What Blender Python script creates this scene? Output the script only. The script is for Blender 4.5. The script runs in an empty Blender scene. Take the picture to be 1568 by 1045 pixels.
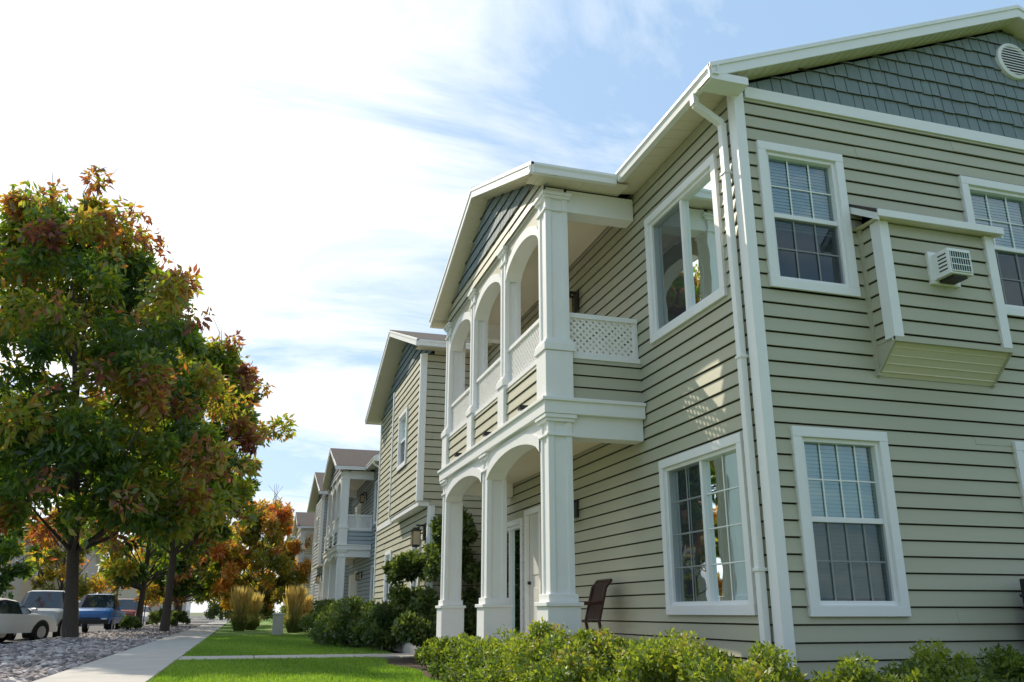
import bpy, math, random
import numpy as np
from mathutils import Vector, Matrix
random.seed(7); rng=np.random.default_rng(11)
scene=bpy.context.scene
# ------------------------------------------------------------------ camera
F=Vector((.2761,.9120,.3034)).normalized()
R=F.cross(Vector((0,0,1))).normalized(); U=R.cross(F)
cam=bpy.data.objects.new("camera",bpy.data.cameras.new("camera"))
scene.collection.objects.link(cam)
M=Matrix((R,U,-F)).transposed().to_4x4(); M.translation=Vector((0,0,.85))
cam.matrix_world=M
cam.data.lens=29.92; cam.data.sensor_width=36; cam.data.clip_start=.05; cam.data.clip_end=5000
scene.camera=cam
scene.view_settings.view_transform='Standard'; scene.view_settings.look='None'; scene.view_settings.exposure=0
# ------------------------------------------------------------------ sun + sky
AZ,EL=math.radians(-24),math.radians(38)
sd=Vector((math.sin(AZ)*math.cos(EL),math.cos(AZ)*math.cos(EL),math.sin(EL)))
sl=bpy.data.lights.new("sun","SUN"); sl.energy=5.0; sl.angle=math.radians(.53); sl.color=(1,.90,.74)
so=bpy.data.objects.new("sun",sl); scene.collection.objects.link(so)
so.rotation_mode='QUATERNION'; so.rotation_quaternion=sd.to_track_quat('Z','Y'); so.location=(0,0,40)
w=bpy.data.worlds.new("World"); scene.world=w; w.use_nodes=True
nt=w.node_tree; nt.nodes.clear(); N=nt.nodes.new; L=nt.links.new
def mth(nt,op,a,b=None,clamp=False):
    n=nt.nodes.new('ShaderNodeMath'); n.operation=op; n.use_clamp=clamp
    for i,v in enumerate((a,b)):
        if v is None: continue
        if isinstance(v,(int,float)): n.inputs[i].default_value=v
        else: nt.links.new(v,n.inputs[i])
    return n.outputs[0]
out=N('ShaderNodeOutputWorld'); bg=N('ShaderNodeBackground'); bg.inputs[1].default_value=.15
sky=N('ShaderNodeTexSky'); sky.sky_type='NISHITA'; sky.sun_disc=False
sky.sun_elevation=EL; sky.sun_rotation=AZ; sky.air_density=1.0; sky.dust_density=1.0; sky.ozone_density=1.5
tc=N('ShaderNodeTexCoord'); sep=N('ShaderNodeSeparateXYZ'); L(tc.outputs['Generated'],sep.inputs[0])
zc=mth(nt,'ADD',mth(nt,'MAXIMUM',sep.outputs[2],0.0),.22)
px=mth(nt,'DIVIDE',sep.outputs[0],zc); py=mth(nt,'DIVIDE',sep.outputs[1],zc)
cmb=N('ShaderNodeCombineXYZ'); L(mth(nt,'MULTIPLY',px,.75),cmb.inputs[0]); L(mth(nt,'MULTIPLY',py,1.25),cmb.inputs[1])
n1=N('ShaderNodeTexNoise'); n1.inputs['Scale'].default_value=1.7; n1.inputs['Detail'].default_value=10; n1.inputs['Roughness'].default_value=.6; n1.inputs['Distortion'].default_value=.6
L(cmb.outputs[0],n1.inputs['Vector'])
dt=N('ShaderNodeVectorMath'); dt.operation='DOT_PRODUCT'; L(tc.outputs['Generated'],dt.inputs[0]); dt.inputs[1].default_value=sd
glow=mth(nt,'POWER',mth(nt,'MAXIMUM',dt.outputs['Value'],0.0),6.0)
hz=mth(nt,'POWER',mth(nt,'SUBTRACT',1.0,mth(nt,'MAXIMUM',sep.outputs[2],0.0),True),3.0)
m=mth(nt,'MULTIPLY',mth(nt,'SUBTRACT',n1.outputs[0],.485),4.4)
m=mth(nt,'ADD',m,mth(nt,'MULTIPLY',glow,.85)); m=mth(nt,'ADD',m,mth(nt,'MULTIPLY',hz,.32),True)
m=mth(nt,'ADD',mth(nt,'MULTIPLY',m,.9),.06,True)
hazec=N('ShaderNodeMix'); hazec.data_type='RGBA'; hazec.inputs[0].default_value=.7; L(sky.outputs[0],hazec.inputs[6]); hazec.inputs[7].default_value=(2.9,4.6,6.7,1)
mix=N('ShaderNodeMix'); mix.data_type='RGBA'; L(m,mix.inputs[0])
gn=N('ShaderNodeMix'); gn.data_type='RGBA'; L(glow,gn.inputs[0]); gn.inputs[6].default_value=(7.4,7.7,8.0,1); gn.inputs[7].default_value=(12,11.5,11,1)
L(hazec.outputs[2],mix.inputs[6]); L(gn.outputs[2],mix.inputs[7]); L(mix.outputs[2],bg.inputs[0]); L(bg.outputs[0],out.inputs[0])
# ------------------------------------------------------------------ materials
def mat(name,col,rough=.7,var=.12,vscale=3.0,bump=0,bscale=60,stretch=None,spec=.3,metal=0):
    m=bpy.data.materials.new(name); m.use_nodes=True; t=m.node_tree; b=t.nodes['Principled BSDF']
    b.inputs['Roughness'].default_value=rough; b.inputs['Specular IOR Level'].default_value=spec; b.inputs['Metallic'].default_value=metal
    tc=t.nodes.new('ShaderNodeTexCoord'); vec=tc.outputs['Object']
    if stretch:
        mp=t.nodes.new('ShaderNodeMapping'); mp.inputs['Scale'].default_value=stretch; t.links.new(vec,mp.inputs[0]); vec=mp.outputs[0]
    n=t.nodes.new('ShaderNodeTexNoise'); n.inputs['Scale'].default_value=vscale; n.inputs['Detail'].default_value=6; n.inputs['Roughness'].default_value=.65
    t.links.new(vec,n.inputs['Vector'])
    mx=t.nodes.new('ShaderNodeMix'); mx.data_type='RGBA'; c=col
    mx.inputs[6].default_value=(*[x*(1-var*1.6) for x in c],1); mx.inputs[7].default_value=(*[min(1,x*(1+var*1.6)) for x in c],1)
    t.links.new(n.outputs[0],mx.inputs[0]); t.links.new(mx.outputs[2],b.inputs['Base Color'])
    if bump:
        n2=t.nodes.new('ShaderNodeTexNoise'); n2.inputs['Scale'].default_value=bscale; n2.inputs['Detail'].default_value=5; t.links.new(vec,n2.inputs['Vector'])
        bp=t.nodes.new('ShaderNodeBump'); bp.inputs['Strength'].default_value=bump; bp.inputs['Distance'].default_value=.01
        t.links.new(n2.outputs[0],bp.inputs['Height']); t.links.new(bp.outputs[0],b.inputs['Normal'])
    return m
def glass_mat():
    m=bpy.data.materials.new("window_glass"); m.use_nodes=True; t=m.node_tree; t.nodes.clear()
    o=t.nodes.new('ShaderNodeOutputMaterial'); mx=t.nodes.new('ShaderNodeMixShader'); tr=t.nodes.new('ShaderNodeBsdfTransparent'); g=t.nodes.new('ShaderNodeBsdfGlossy')
    tr.inputs[0].default_value=(.72,.86,.84,1); g.inputs['Roughness'].default_value=.012; g.inputs[0].default_value=(.82,.93,.93,1)
    fr=t.nodes.new('ShaderNodeFresnel'); fr.inputs[0].default_value=1.5
    f=mth(t,'ADD',mth(t,'MULTIPLY',fr.outputs[0],1.3),.14,True)
    tc=t.nodes.new('ShaderNodeTexCoord'); n=t.nodes.new('ShaderNodeTexNoise'); n.inputs['Scale'].default_value=1.3; t.links.new(tc.outputs['Object'],n.inputs['Vector'])
    bp=t.nodes.new('ShaderNodeBump'); bp.inputs['Strength'].default_value=.3; bp.inputs['Distance'].default_value=.02; t.links.new(n.outputs[0],bp.inputs['Height']); t.links.new(bp.outputs[0],g.inputs['Normal'])
    t.links.new(f,mx.inputs[0]); t.links.new(tr.outputs[0],mx.inputs[1]); t.links.new(g.outputs[0],mx.inputs[2]); t.links.new(mx.outputs[0],o.inputs[0])
    return m
def screen_mat():
    m=bpy.data.materials.new("insect_screen"); m.use_nodes=True; t=m.node_tree; t.nodes.clear()
    o=t.nodes.new('ShaderNodeOutputMaterial'); mx=t.nodes.new('ShaderNodeMixShader'); tr=t.nodes.new('ShaderNodeBsdfTransparent'); d=t.nodes.new('ShaderNodeBsdfDiffuse')
    n=t.nodes.new('ShaderNodeTexNoise'); n.inputs['Scale'].default_value=2.0; tc=t.nodes.new('ShaderNodeTexCoord'); t.links.new(tc.outputs['Object'],n.inputs['Vector'])
    cr=t.nodes.new('ShaderNodeValToRGB'); cr.color_ramp.elements[0].color=(.035,.045,.06,1); cr.color_ramp.elements[1].color=(.07,.08,.10,1); t.links.new(n.outputs[0],cr.inputs[0]); t.links.new(cr.outputs[0],d.inputs[0])
    mx.inputs[0].default_value=.42; t.links.new(tr.outputs[0],mx.inputs[1]); t.links.new(d.outputs[0],mx.inputs[2]); t.links.new(mx.outputs[0],o.inputs[0]); return m
def leaf_mat(name,stops,trans=.45,boost=(2.6,2.5,1.3)):
    m=bpy.data.materials.new(name); m.use_nodes=True; t=m.node_tree; t.nodes.clear()
    o=t.nodes.new('ShaderNodeOutputMaterial'); a=t.nodes.new('ShaderNodeAttribute'); a.attribute_name='hue'
    cr=t.nodes.new('ShaderNodeValToRGB'); e=cr.color_ramp.elements
    while len(e)>1: e.remove(e[-1])
    e[0].position=stops[0][0]; e[0].color=(*stops[0][1],1)
    for p,c in stops[1:]:
        x=e.new(p); x.color=(*c,1)
    t.links.new(a.outputs['Fac'],cr.inputs[0])
    d=t.nodes.new('ShaderNodeBsdfDiffuse'); tr=t.nodes.new('ShaderNodeBsdfTranslucent'); gl=t.nodes.new('ShaderNodeBsdfGlossy'); gl.inputs['Roughness'].default_value=.45
    mc=t.nodes.new('ShaderNodeMix'); mc.data_type='RGBA'; mc.blend_type='MULTIPLY'; mc.inputs[0].default_value=1; mc.inputs[7].default_value=(*boost,1)
    t.links.new(cr.outputs[0],mc.inputs[6]); t.links.new(cr.outputs[0],d.inputs[0]); t.links.new(mc.outputs[2],tr.inputs[0])
    s1=t.nodes.new('ShaderNodeMixShader'); s1.inputs[0].default_value=trans; t.links.new(d.outputs[0],s1.inputs[1]); t.links.new(tr.outputs[0],s1.inputs[2])
    s2=t.nodes.new('ShaderNodeMixShader'); s2.inputs[0].default_value=.05; t.links.new(s1.outputs[0],s2.inputs[1]); t.links.new(gl.outputs[0],s2.inputs[2])
    t.links.new(s2.outputs[0],o.inputs[0]); return m
ST=(.25,.25,6)
m_white=mat("white_trim",(.84,.83,.81),.45,.03,4,.05,80)
m_soffit=mat("cream_soffit",(.76,.68,.54),.6,.05,3)
m_roof=mat("asphalt_shingle",(.085,.068,.06),.95,.35,14,.8,60)
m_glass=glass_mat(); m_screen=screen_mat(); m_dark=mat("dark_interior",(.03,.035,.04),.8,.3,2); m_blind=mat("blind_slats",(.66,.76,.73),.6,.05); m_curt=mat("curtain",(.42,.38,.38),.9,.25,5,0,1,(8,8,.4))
m_black=mat("black_metal",(.03,.028,.026),.4,.2); m_conc=mat("concrete",(.46,.43,.39),.85,.14,1.4,.4,50)
m_asph=mat("asphalt",(.09,.09,.09),.9,.2,1.2,.6,90); m_door=mat("door_paint",(.66,.64,.58),.5,.04)
m_amber=mat("lamp_glass",(.5,.4,.25),.2,.1); m_gap_shade=mat("gap_shade",(.10,.09,.068),.9,.1)  # gap colour has shade painted in, deepens the shadow lines between siding courses
palA=dict(sid=mat("siding_sage",(.47,.452,.335),.5,.07,.8,.12,30,ST),shake=mat("shake_green",(.205,.25,.255),.75,.18,1.6,.5,40,(6,6,1)))
palB=dict(sid=mat("siding_bluegrey",(.40,.44,.46),.55,.07,.8,.12,30,ST),shake=mat("shake_slate",(.18,.21,.24),.75,.16,1.6,.5,40,(6,6,1)))
# ------------------------------------------------------------------ mesh builder
class MB:
    def __init__(s): s.v=[]; s.f=[]; s.m=[]; s.mats=[]
    def mi(s,m):
        if m not in s.mats: s.mats.append(m)
        return s.mats.index(m)
    def poly(s,pts,m):
        b=len(s.v); s.v+= [tuple(p) for p in pts]; s.f.append(tuple(range(b,b+len(pts)))); s.m.append(s.mi(m))
    def hexa(s,p,a,b,c,m):
        p,a,b,c=map(Vector,(p,a,b,c)); i=len(s.v)
        for k in range(8):
            s.v.append(tuple(p+(a if k&1 else Vector())+(b if k&2 else Vector())+(c if k&4 else Vector())))
        for q in ((0,2,3,1),(4,5,7,6),(0,1,5,4),(2,6,7,3),(0,4,6,2),(1,3,7,5)):
            s.f.append(tuple(i+x for x in q)); s.m.append(s.mi(m))
    def box(s,x0,x1,y0,y1,z0,z1,m): s.hexa((x0,y0,z0),(x1-x0,0,0),(0,y1-y0,0),(0,0,z1-z0),m)
    def tube(s,path,rad,m,n=8):
        path=[Vector(p) for p in path]; i0=len(s.v); mi=s.mi(m)
        for k,p in enumerate(path):
            d=(path[min(k+1,len(path)-1)]-path[max(k-1,0)]).normalized()
            a=d.cross(Vector((.31,.95,.05))); 
            if a.length<.05: a=d.cross(Vector((1,0,0)))
            a.normalize(); b=d.cross(a)
            for j in range(n):
                t=2*math.pi*j/n; s.v.append(tuple(p+(a*math.cos(t)+b*math.sin(t))*rad[k]))
        for k in range(len(path)-1):
            for j in range(n):
                s.f.append((i0+k*n+j,i0+k*n+(j+1)%n,i0+(k+1)*n+(j+1)%n,i0+(k+1)*n+j)); s.m.append(mi)
        s.f.append(tuple(i0+j for j in range(n))); s.m.append(mi); s.f.append(tuple(i0+(len(path)-1)*n+j for j in range(n))); s.m.append(mi)
    def make(s,name,parent=None,bevel=0,smooth=False):
        me=bpy.data.meshes.new(name); me.from_pydata(s.v,[],s.f); 
        for m in s.mats: me.materials.append(m)
        me.polygons.foreach_set('material_index',s.m)
        if smooth: me.polygons.foreach_set('use_smooth',[True]*len(s.f))
        me.update(); o=bpy.data.objects.new(name,me); scene.collection.objects.link(o)
        if parent: o.parent=parent
        if bevel:
            b=o.modifiers.new('bevel','BEVEL'); b.width=bevel; b.segments=2; b.limit_method='ANGLE'
        return o
def empty(name,loc=(0,0,0),rot=0):
    e=bpy.data.objects.new(name,None); scene.collection.objects.link(e); e.location=loc; e.rotation_euler=(0,0,rot); e.empty_display_size=.3; return e
def P(wl,s,n,z):
    k,c=wl
    if k=='x': return (c-n,s,z)
    if k=='X': return (c+n,s,z)
    if k=='y': return (s,c-n,z)
    return (s,c+n,z)
def wbox(mb,wl,s0,s1,n0,n1,z0,z1,m):
    p=Vector(P(wl,s0,n0,z0)); mb.hexa(p,Vector(P(wl,s1,n0,z0))-p,Vector(P(wl,s0,n1,z0))-p,(0,0,z1-z0),m)
def siding(mb,wl,lo,hi,z0,z1,m,holes=(),e=.15):
    """lap siding; lo/hi numbers or functions of z"""
    lf=lo if callable(lo) else (lambda z:lo); hf=hi if callable(hi) else (lambda z:hi)
    k=math.floor(z0/e)-1; G_=.016
    while k*e<z1:
        zb=k*e; zt=zb+e; k+=1
        br=[zb,zb+e-G_,zt]; 
        for h in holes:
            br+= [h[2],h[3]]
        br+= [z0,z1]
        br=sorted(set(round(b,5) for b in br if zb-1e-6<=b<=zt+1e-6 and z0-1e-6<=b<=z1+1e-6))
        nn=lambda z: .024-.018*(z-zb)/(e-G_)
        for a,b in zip(br[:-1],br[1:]):
            if b-a<1e-4: continue
            slot = (a+b)/2>zb+e-G_
            zm=(a+b)/2
            hs=sorted([h for h in holes if h[2]<zm<h[3]])
            segs=[]
            start=(lf(a),lf(b))
            for h in hs:
                segs.append((start,(h[0],h[0]))); start=(h[1],h[1])
            segs.append((start,(hf(a),hf(b))))
            for (sa,sb),(ea,eb) in segs:
                if ea<=sa and eb<=sb: continue
                ea=max(ea,sa); eb=max(eb,sb)
                if slot:  # slot faces take the dark painted shade
                    mb.poly([P(wl,sa,.006,a),P(wl,ea,.006,a),P(wl,ea,-.03,a),P(wl,sa,-.03,a)],m_gap_shade)
                    mb.poly([P(wl,sa,-.03,a),P(wl,ea,-.03,a),P(wl,eb,-.03,b),P(wl,sb,-.03,b)],m_gap_shade)
                    mb.poly([P(wl,sb,-.03,b),P(wl,eb,-.03,b),P(wl,eb,.010,b),P(wl,sb,.010,b)],m_gap_shade)
                    mb.poly([P(wl,sb,.010,b),P(wl,eb,.010,b),P(wl,eb,.024,b),P(wl,sb,.024,b)],m)
                else:
                    cuts=[0,1]; Ls=ea-sa
                    if Ls>2.2 and not hs:
                        c=random.uniform(.15,.85); cuts=[0,c,1]
                    o0=0
                    for c0,c1 in zip(cuts[:-1],cuts[1:]):
                        A=sa+(ea-sa)*c0;B_=sa+(ea-sa)*c1;C=sb+(eb-sb)*c0;D=sb+(eb-sb)*c1
                        mb.poly([P(wl,A,nn(a)+o0,a),P(wl,B_,nn(a)+o0,a),P(wl,D,nn(b)+o0,b),P(wl,C,nn(b)+o0,b)],m)
                        if o0: mb.poly([P(wl,A,nn(a)-.004,a),P(wl,A,nn(a)+o0,a),P(wl,C,nn(b)+o0,b),P(wl,C,nn(b)-.004,b)],m)
                        o0=.004
def shakes(mb,wl,lo,hi,z0,z1,top,m,e=.19):
    z=z0
    while z<z1:
        s=lo-random.random()*.15
        while s<hi:
            wd=random.choice((.12,.15,.18,.2)); a=max(s,lo); b=min(s+wd-.012,hi)
            if b-a>.02:
                dz=random.uniform(-.008,.008); zb=z+dz; ta=min(z+e+.03,top(a)); tb=min(z+e+.03,top(b))
                if ta>zb+.01 or tb>zb+.01:
                    ta=max(ta,zb); tb=max(tb,zb)
                    n0=.034+random.uniform(-.002,.003); n1=.008
                    mb.poly([P(wl,a,n0,zb),P(wl,b,n0,zb),P(wl,b,n1,tb),P(wl,a,n1,ta)],m)
                    mb.poly([P(wl,a,n0,zb),P(wl,b,n0,zb),P(wl,b,0,zb),P(wl,a,0,zb)],m_gap_shade)
                    mb.poly([P(wl,a,n0,zb),P(wl,a,n1,ta),P(wl,a,0,ta),P(wl,a,0,zb)],m)
                    mb.poly([P(wl,b,n0,zb),P(wl,b,n1,tb),P(wl,b,0,tb),P(wl,b,0,zb)],m)
            s+=wd
        z+=e
def window(par,wl,s0,s1,z0,z1,style='hung',grid=(3,2),blind=.5,name="window"):
    mb=MB(); t=.095
    wbox(mb,wl,s0,s0+t,-.01,.05,z0+t,z1-t,m_white); wbox(mb,wl,s1-t,s1,-.01,.05,z0+t,z1-t,m_white)
    wbox(mb,wl,s0,s1,-.01,.052,z1-t,z1,m_white); wbox(mb,wl,s0,s1,-.01,.052,z0,z0+t,m_white)
    a0,a1,b0,b1=s0+t,s1-t,z0+t,z1-t; q=.04
    wbox(mb,wl,a0,a0+q,-.09,.02,b0,b1,m_white); wbox(mb,wl,a1-q,a1,-.09,.02,b0,b1,m_white)
    wbox(mb,wl,a0+q,a1-q,-.09,.018,b0,b0+q,m_white); wbox(mb,wl,a0+q,a1-q,-.09,.018,b1-q,b1,m_white)
    c0,c1,d0,d1=a0+q,a1-q,b0+q,b1-q
    zm=(d0+d1)/2; sm=(c0+c1)/2
    if style=='hung': wbox(mb,wl,c0,c1,-.07,.005,zm-.025,zm+.025,m_white); panes=[(c0,c1,d0,zm-.025),(c0,c1,zm+.025,d1)]; scr=(c0,c1,d0,zm-.025)
    else: wbox(mb,wl,sm-.025,sm+.025,-.07,.005,d0,d1,m_white); panes=[(c0,sm-.025,d0,d1),(sm+.025,c1,d0,d1)]; scr=(sm+.025,c1,d0,d1)
    for (e0,e1,f0,f1) in panes:
        g,h=grid
        for i in range(1,g):
            s=e0+(e1-e0)*i/g; wbox(mb,wl,s-.008,s+.008,-.036,-.028,f0,f1,m_white)
        for i in range(1,h):
            z=f0+(f1-f0)*i/h; wbox(mb,wl,e0,e1,-.038,-.030,z-.008,z+.008,m_white)
    mb.make(name+"_frame",par,.004)
    mb=MB(); mb.poly([P(wl,c0,-.045,d0),P(wl,c1,-.045,d0),P(wl,c1,-.045,d1),P(wl,c0,-.045,d1)],m_glass); mb.make(name+"_glass",par)
    mb=MB(); e0,e1,f0,f1=scr; mb.poly([P(wl,e0,-.012,f0),P(wl,e1,-.012,f0),P(wl,e1,-.012,f1),P(wl,e0,-.012,f1)],m_screen); mb.make(name+"_screen",par)
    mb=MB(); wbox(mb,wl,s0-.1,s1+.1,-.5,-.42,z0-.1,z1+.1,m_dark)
    zb=d1-(d1-d0)*blind; z=d1
    while z>zb:
        p=Vector(P(wl,c0-.03,-.14,z)); mb.hexa(p,Vector(P(wl,c1+.03,-.14,z))-p,Vector(P(wl,c0-.03,-.12,z-.035))-p,(0,0,.003),m_blind); z-=.037
    if style=='slide':
        wbox(mb,wl,sm+.1,c1+.05,-.3,-.28,z0,z1,m_curt)
        if grid[1]>1: wbox(mb,wl,c0-.05,c0+.2,-.25,-.22,z0,z1,m_blind)
        else: wbox(mb,wl,c0-.05,c0+.45,-.2,-.18,z0,z1,m_blind)
    mb.make(name+"_interior",par)
    return (s0+.05,s1-.05,z0+.05,z1-.05)
def arch(mb,wl,s0,s1,zs,rise,zt,n0,n1,m,trim=None):
    K=18; pts=[]
    for i in range(K+1):
        t=i/K; pts.append((s0+(s1-s0)*t, zs+rise*math.sin(math.pi*t)**.6))
    for (a,za),(b,zb) in zip(pts[:-1],pts[1:]):
        for n in (n0,n1): mb.poly([P(wl,a,n,za),P(wl,b,n,zb),P(wl,b,n,zt),P(wl,a,n,zt)],m)
        mb.poly([P(wl,a,n0,za),P(wl,b,n0,zb),P(wl,b,n1,zb),P(wl,a,n1,za)],m_white)
        if trim:
            w_=.13; n2=n1+.025
            mb.poly([P(wl,a,n2,za-.002),P(wl,b,n2,zb-.002),P(wl,b,n2,zb+w_),P(wl,a,n2,za+w_)],trim)
            mb.poly([P(wl,a,n1,za+w_),P(wl,b,n1,zb+w_),P(wl,b,n2,zb+w_),P(wl,a,n2,za+w_)],trim)
            mb.poly([P(wl,a,n1,za-.002),P(wl,b,n1,zb-.002),P(wl,b,n2,zb-.002),P(wl,a,n2,za-.002)],trim)
def column(mb,x0,x1,y0,y1,z0,z1,m,base=None,cap=True):
    i=.018; mb.box(x0+i,x1-i,y0+i,y1-i,z0,z1,m); c=.075
    for xa,xb in ((x0,x0+c),(x1-c,x1)):
        for ya,yb in ((y0,y0+c),(y1-c,y1)): mb.box(xa,xb,ya,yb,z0+.01,z1-.01,m)
    def ring(za,zb,o): mb.box(x0-o,x1+o,y0-o,y1+o,za,zb,m)
    if cap: ring(z1-.05,z1-.002,.05); ring(z1-.09,z1-.05,.03); ring(z1-.26,z1-.23,.02)
    if base: ring(z0+.002,z0+base,.05); ring(z0+base,z0+base+.035,.03); ring(z0+base+.035,z0+base+.06,.012)
def lattice(mb,wl,s0,s1,z0,z1,m,n0=.1,sp=.085,wd=.03):
    for sg,nn in ((1,n0),(-1,n0+.008)):
        H=z1-z0; k=s0-H
        while k<s1+H:
            if sg==1: za=max(0,s0-k); zb=min(H,s1-k); sa,sb=k+za,k+zb
            else: za=max(0,k-s1); zb=min(H,k-s0); sa,sb=k-za,k-zb
            if zb-za>.02:
                p=Vector(P(wl,sa,nn,z0+za)); q=Vector(P(wl,sb,nn,z0+zb)); d=(q-p); nrm=Vector(P(wl,sa,nn+.006,z0+za))-p
                side=d.cross(nrm).normalized()*wd; mb.hexa(p-side/2,d,side,nrm,m)
            k+=sp
def lantern(par,wl,s,z,k=1.4):
    mb=MB(); g=lambda a,b,c,d,e,f,m: wbox(mb,wl,s+a*k,s+b*k,c,d,z+e*k,z+f*k,m)
    g(-.06,.06,.02,.05,-.1,.12,m_black); g(-.015,.015,.05,.2,.1,.125,m_black)
    c=.2; q=.055*k
    g(-.055,.055,c-q,c+q,-.16,.03,m_amber)
    for a in (-.06,.05):
        for b in (-.06,.05): g(a,a+.012,c+b*k,c+(b+.012)*k,-.17,.04,m_black)
    g(-.075,.075,c-.075*k,c+.075*k,.03,.05,m_black); g(-.045,.045,c-.045*k,c+.045*k,.05,.08,m_black); g(-.05,.05,c-.05*k,c+.05*k,-.19,-.165,m_black)
    mb.make("lantern",par,.003)
XW=4.512; YG=6.775
def slab(mb,pts,th,m,m2):
    top=[Vector(p) for p in pts]; bot=[p-Vector((0,0,th)) for p in top]
    mb.poly(top,m); mb.poly(bot,m2)
    for i in range(len(pts)):
        j=(i+1)%len(pts); mb.poly([top[i],top[j],bot[j],bot[i]],m2)
def gutter(mb,p,q,out,m):
    p,q,out=Vector(p),Vector(q),Vector(out).normalized()
    prof=[(0,0),(0,-.03),(-.02,-.06),(-.03,-.12),(-.1,-.12),(-.1,0),(-.085,0),(-.085,-.1),(-.035,-.1),(-.015,-.02),(-.015,0)]
    a=[p+out*x+Vector((0,0,z)) for x,z in prof]; b=[q+out*x+Vector((0,0,z)) for x,z in prof]
    for i in range(len(prof)):
        j=(i+1)%len(prof); mb.poly([a[i],a[j],b[j],b[i]],m)
    mb.poly(a,m); mb.poly(b,m)
def building(off,pal,rot=0,xoff=0):
    B=empty("apartment_building",(xoff,off,0),rot); S=pal['sid']; K=pal['shake']
    wW=('x',XW); wG=('y',YG)
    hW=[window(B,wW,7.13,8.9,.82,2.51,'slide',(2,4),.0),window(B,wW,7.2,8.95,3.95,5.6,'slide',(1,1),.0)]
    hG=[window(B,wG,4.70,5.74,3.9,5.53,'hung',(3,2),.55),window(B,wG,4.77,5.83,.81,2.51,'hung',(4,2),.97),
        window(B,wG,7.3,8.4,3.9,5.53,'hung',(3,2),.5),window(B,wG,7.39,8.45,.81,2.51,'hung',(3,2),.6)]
    d1=(13.2,14.05,.33,2.5); d2=(14.2,15.9,.33,2.4); d4=(12.9,14.5,3.29,5.35)
    mb=MB()
    for (a,b,z0,z1),kind in ((d1,'d'),(d2,'g'),(d4,'g')):
        wbox(mb,wW,a,a+.09,-.02,.045,z0,z1-.09,m_white); wbox(mb,wW,b-.09,b,-.02,.045,z0,z1-.09,m_white); wbox(mb,wW,a,b,-.02,.047,z1-.09,z1,m_white)
        if kind=='d':
            wbox(mb,wW,a+.09,b-.09,-.06,-.02,z0,z1-.09,m_door)
            for zz in (z0+.25,z0+1.1): wbox(mb,wW,a+.2,b-.2,-.02,-.008,zz,zz+.65,m_door)
            wbox(mb,wW,b-.17,b-.13,-.02,.03,z0+.95,z0+1.0,m_black)
        else:
            for c in (a+.09,(a+b)/2-.03,b-.15): wbox(mb,wW,c,c+.06,-.06,.01,z0,z1-.09,m_white)
            wbox(mb,wW,a+.09,b-.09,-.06,.008,z0,z0+.07,m_white); wbox(mb,wW,a+.09,b-.09,-.06,.008,z1-.15,z1-.09,m_white)
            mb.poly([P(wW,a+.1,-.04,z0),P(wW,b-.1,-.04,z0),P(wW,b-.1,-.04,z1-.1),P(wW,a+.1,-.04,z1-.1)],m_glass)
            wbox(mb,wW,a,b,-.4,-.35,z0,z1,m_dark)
    mb.make("doors",B,.004)
    hW+= [(d[0]+.04,d[1]-.04,d[2]-.1,d[3]-.04) for d in (d1,d2,d4)]
    mb=MB(); siding(mb,wW,YG,16.85,.3,6.17,S,hW); mb.make("side_wall_siding",B)
    bx0,bx1=5.86,7.24
    mb=MB(); siding(mb,wG,XW,12.39,.3,6.04,S,hG+[(bx0+.05,bx1-.05,3.12,4.9)]); mb.make("gable_wall_siding",B)
    mb=MB(); topf=lambda s:6.165+.4*(min(s,16.9-s)-XW)
    shakes(mb,wG,XW,12.39,6.17,7.8,topf,K); mb.poly([P(wG,XW,0,6.1),P(wG,12.39,0,6.1),P(wG,8.45,0,7.74)],m_gap_shade); mb.make("gable_shakes",B)
    wx=3.4; wV=('x',wx); wN=('y',16.85); yb=24.1; bxw=3.16
    hV=[window(B,wV,21.0,21.9,3.6,4.95,'hung',(2,2),.4),window(B,wV,21.3,22.2,.9,2.3,'hung',(2,2),.3),window(B,wV,17.6,18.5,.35,2.3,'slide',(1,1),0)]
    mb=MB()
    siding(mb,wV,16.85,yb,.3,6.1,S,hV+[(16.8,20.3,2.98,6.2)])
    hB=[window(B,('x',bxw),18.3,19.4,3.9,5.2,'hung',(2,2),.4)]
    siding(mb,('x',bxw),16.85,20.4,2.95,6.0,S,hB); siding(mb,('y',16.85),bxw,wx+.01,2.95,6.0,S); siding(mb,('Y',20.4),bxw,wx+.01,2.95,6.0,S)
    mb.box(bxw,wx+.02,16.86,20.39,2.86,2.95,m_white)
    siding(mb,wN,wx,XW,.3,6.1,S); siding(mb,('Y',yb),wx,12.39,.3,6.1,S); siding(mb,('X',12.39),YG,yb,.3,6.1,S)
    wtop=lambda s:5.98+.36*(min(s,40.8-s)-16.4)
    shakes(mb,('x',wx),16.85,yb,6.1,7.7,wtop,K); mb.poly([P(wV,16.85,0,6.0),P(wV,yb,0,6.0),P(wV,20.4,0,7.4)],K)
    for s in (16.85,20.31): wbox(mb,('x',bxw),s,s+.09,.0,.04,2.95,6.0,m_white)
    wbox(mb,wN,bxw,bxw+.09,0,.04,2.95,6.0,m_white); wbox(mb,wN,wx,wx+.09,0,.04,.3,2.86,m_white); wbox(mb,wV,16.85,16.94,0,.04,.3,2.86,m_white)
    wbox(mb,wV,yb-.09,yb,0,.04,.3,6.0,m_white); wbox(mb,wV,20.5,yb,.0,.04,2.95,3.08,m_white)
    mb.make("wing_walls",B)
    mb=MB(); mb.box(5.1,12.3,7.4,24.0,.0,6.1,m_dark); mb.box(4.55,12.36,6.81,16.9,0,.31,m_conc); mb.box(wx+.03,12.34,16.88,24.06,0,.31,m_conc); mb.make("foundation",B)
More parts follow.
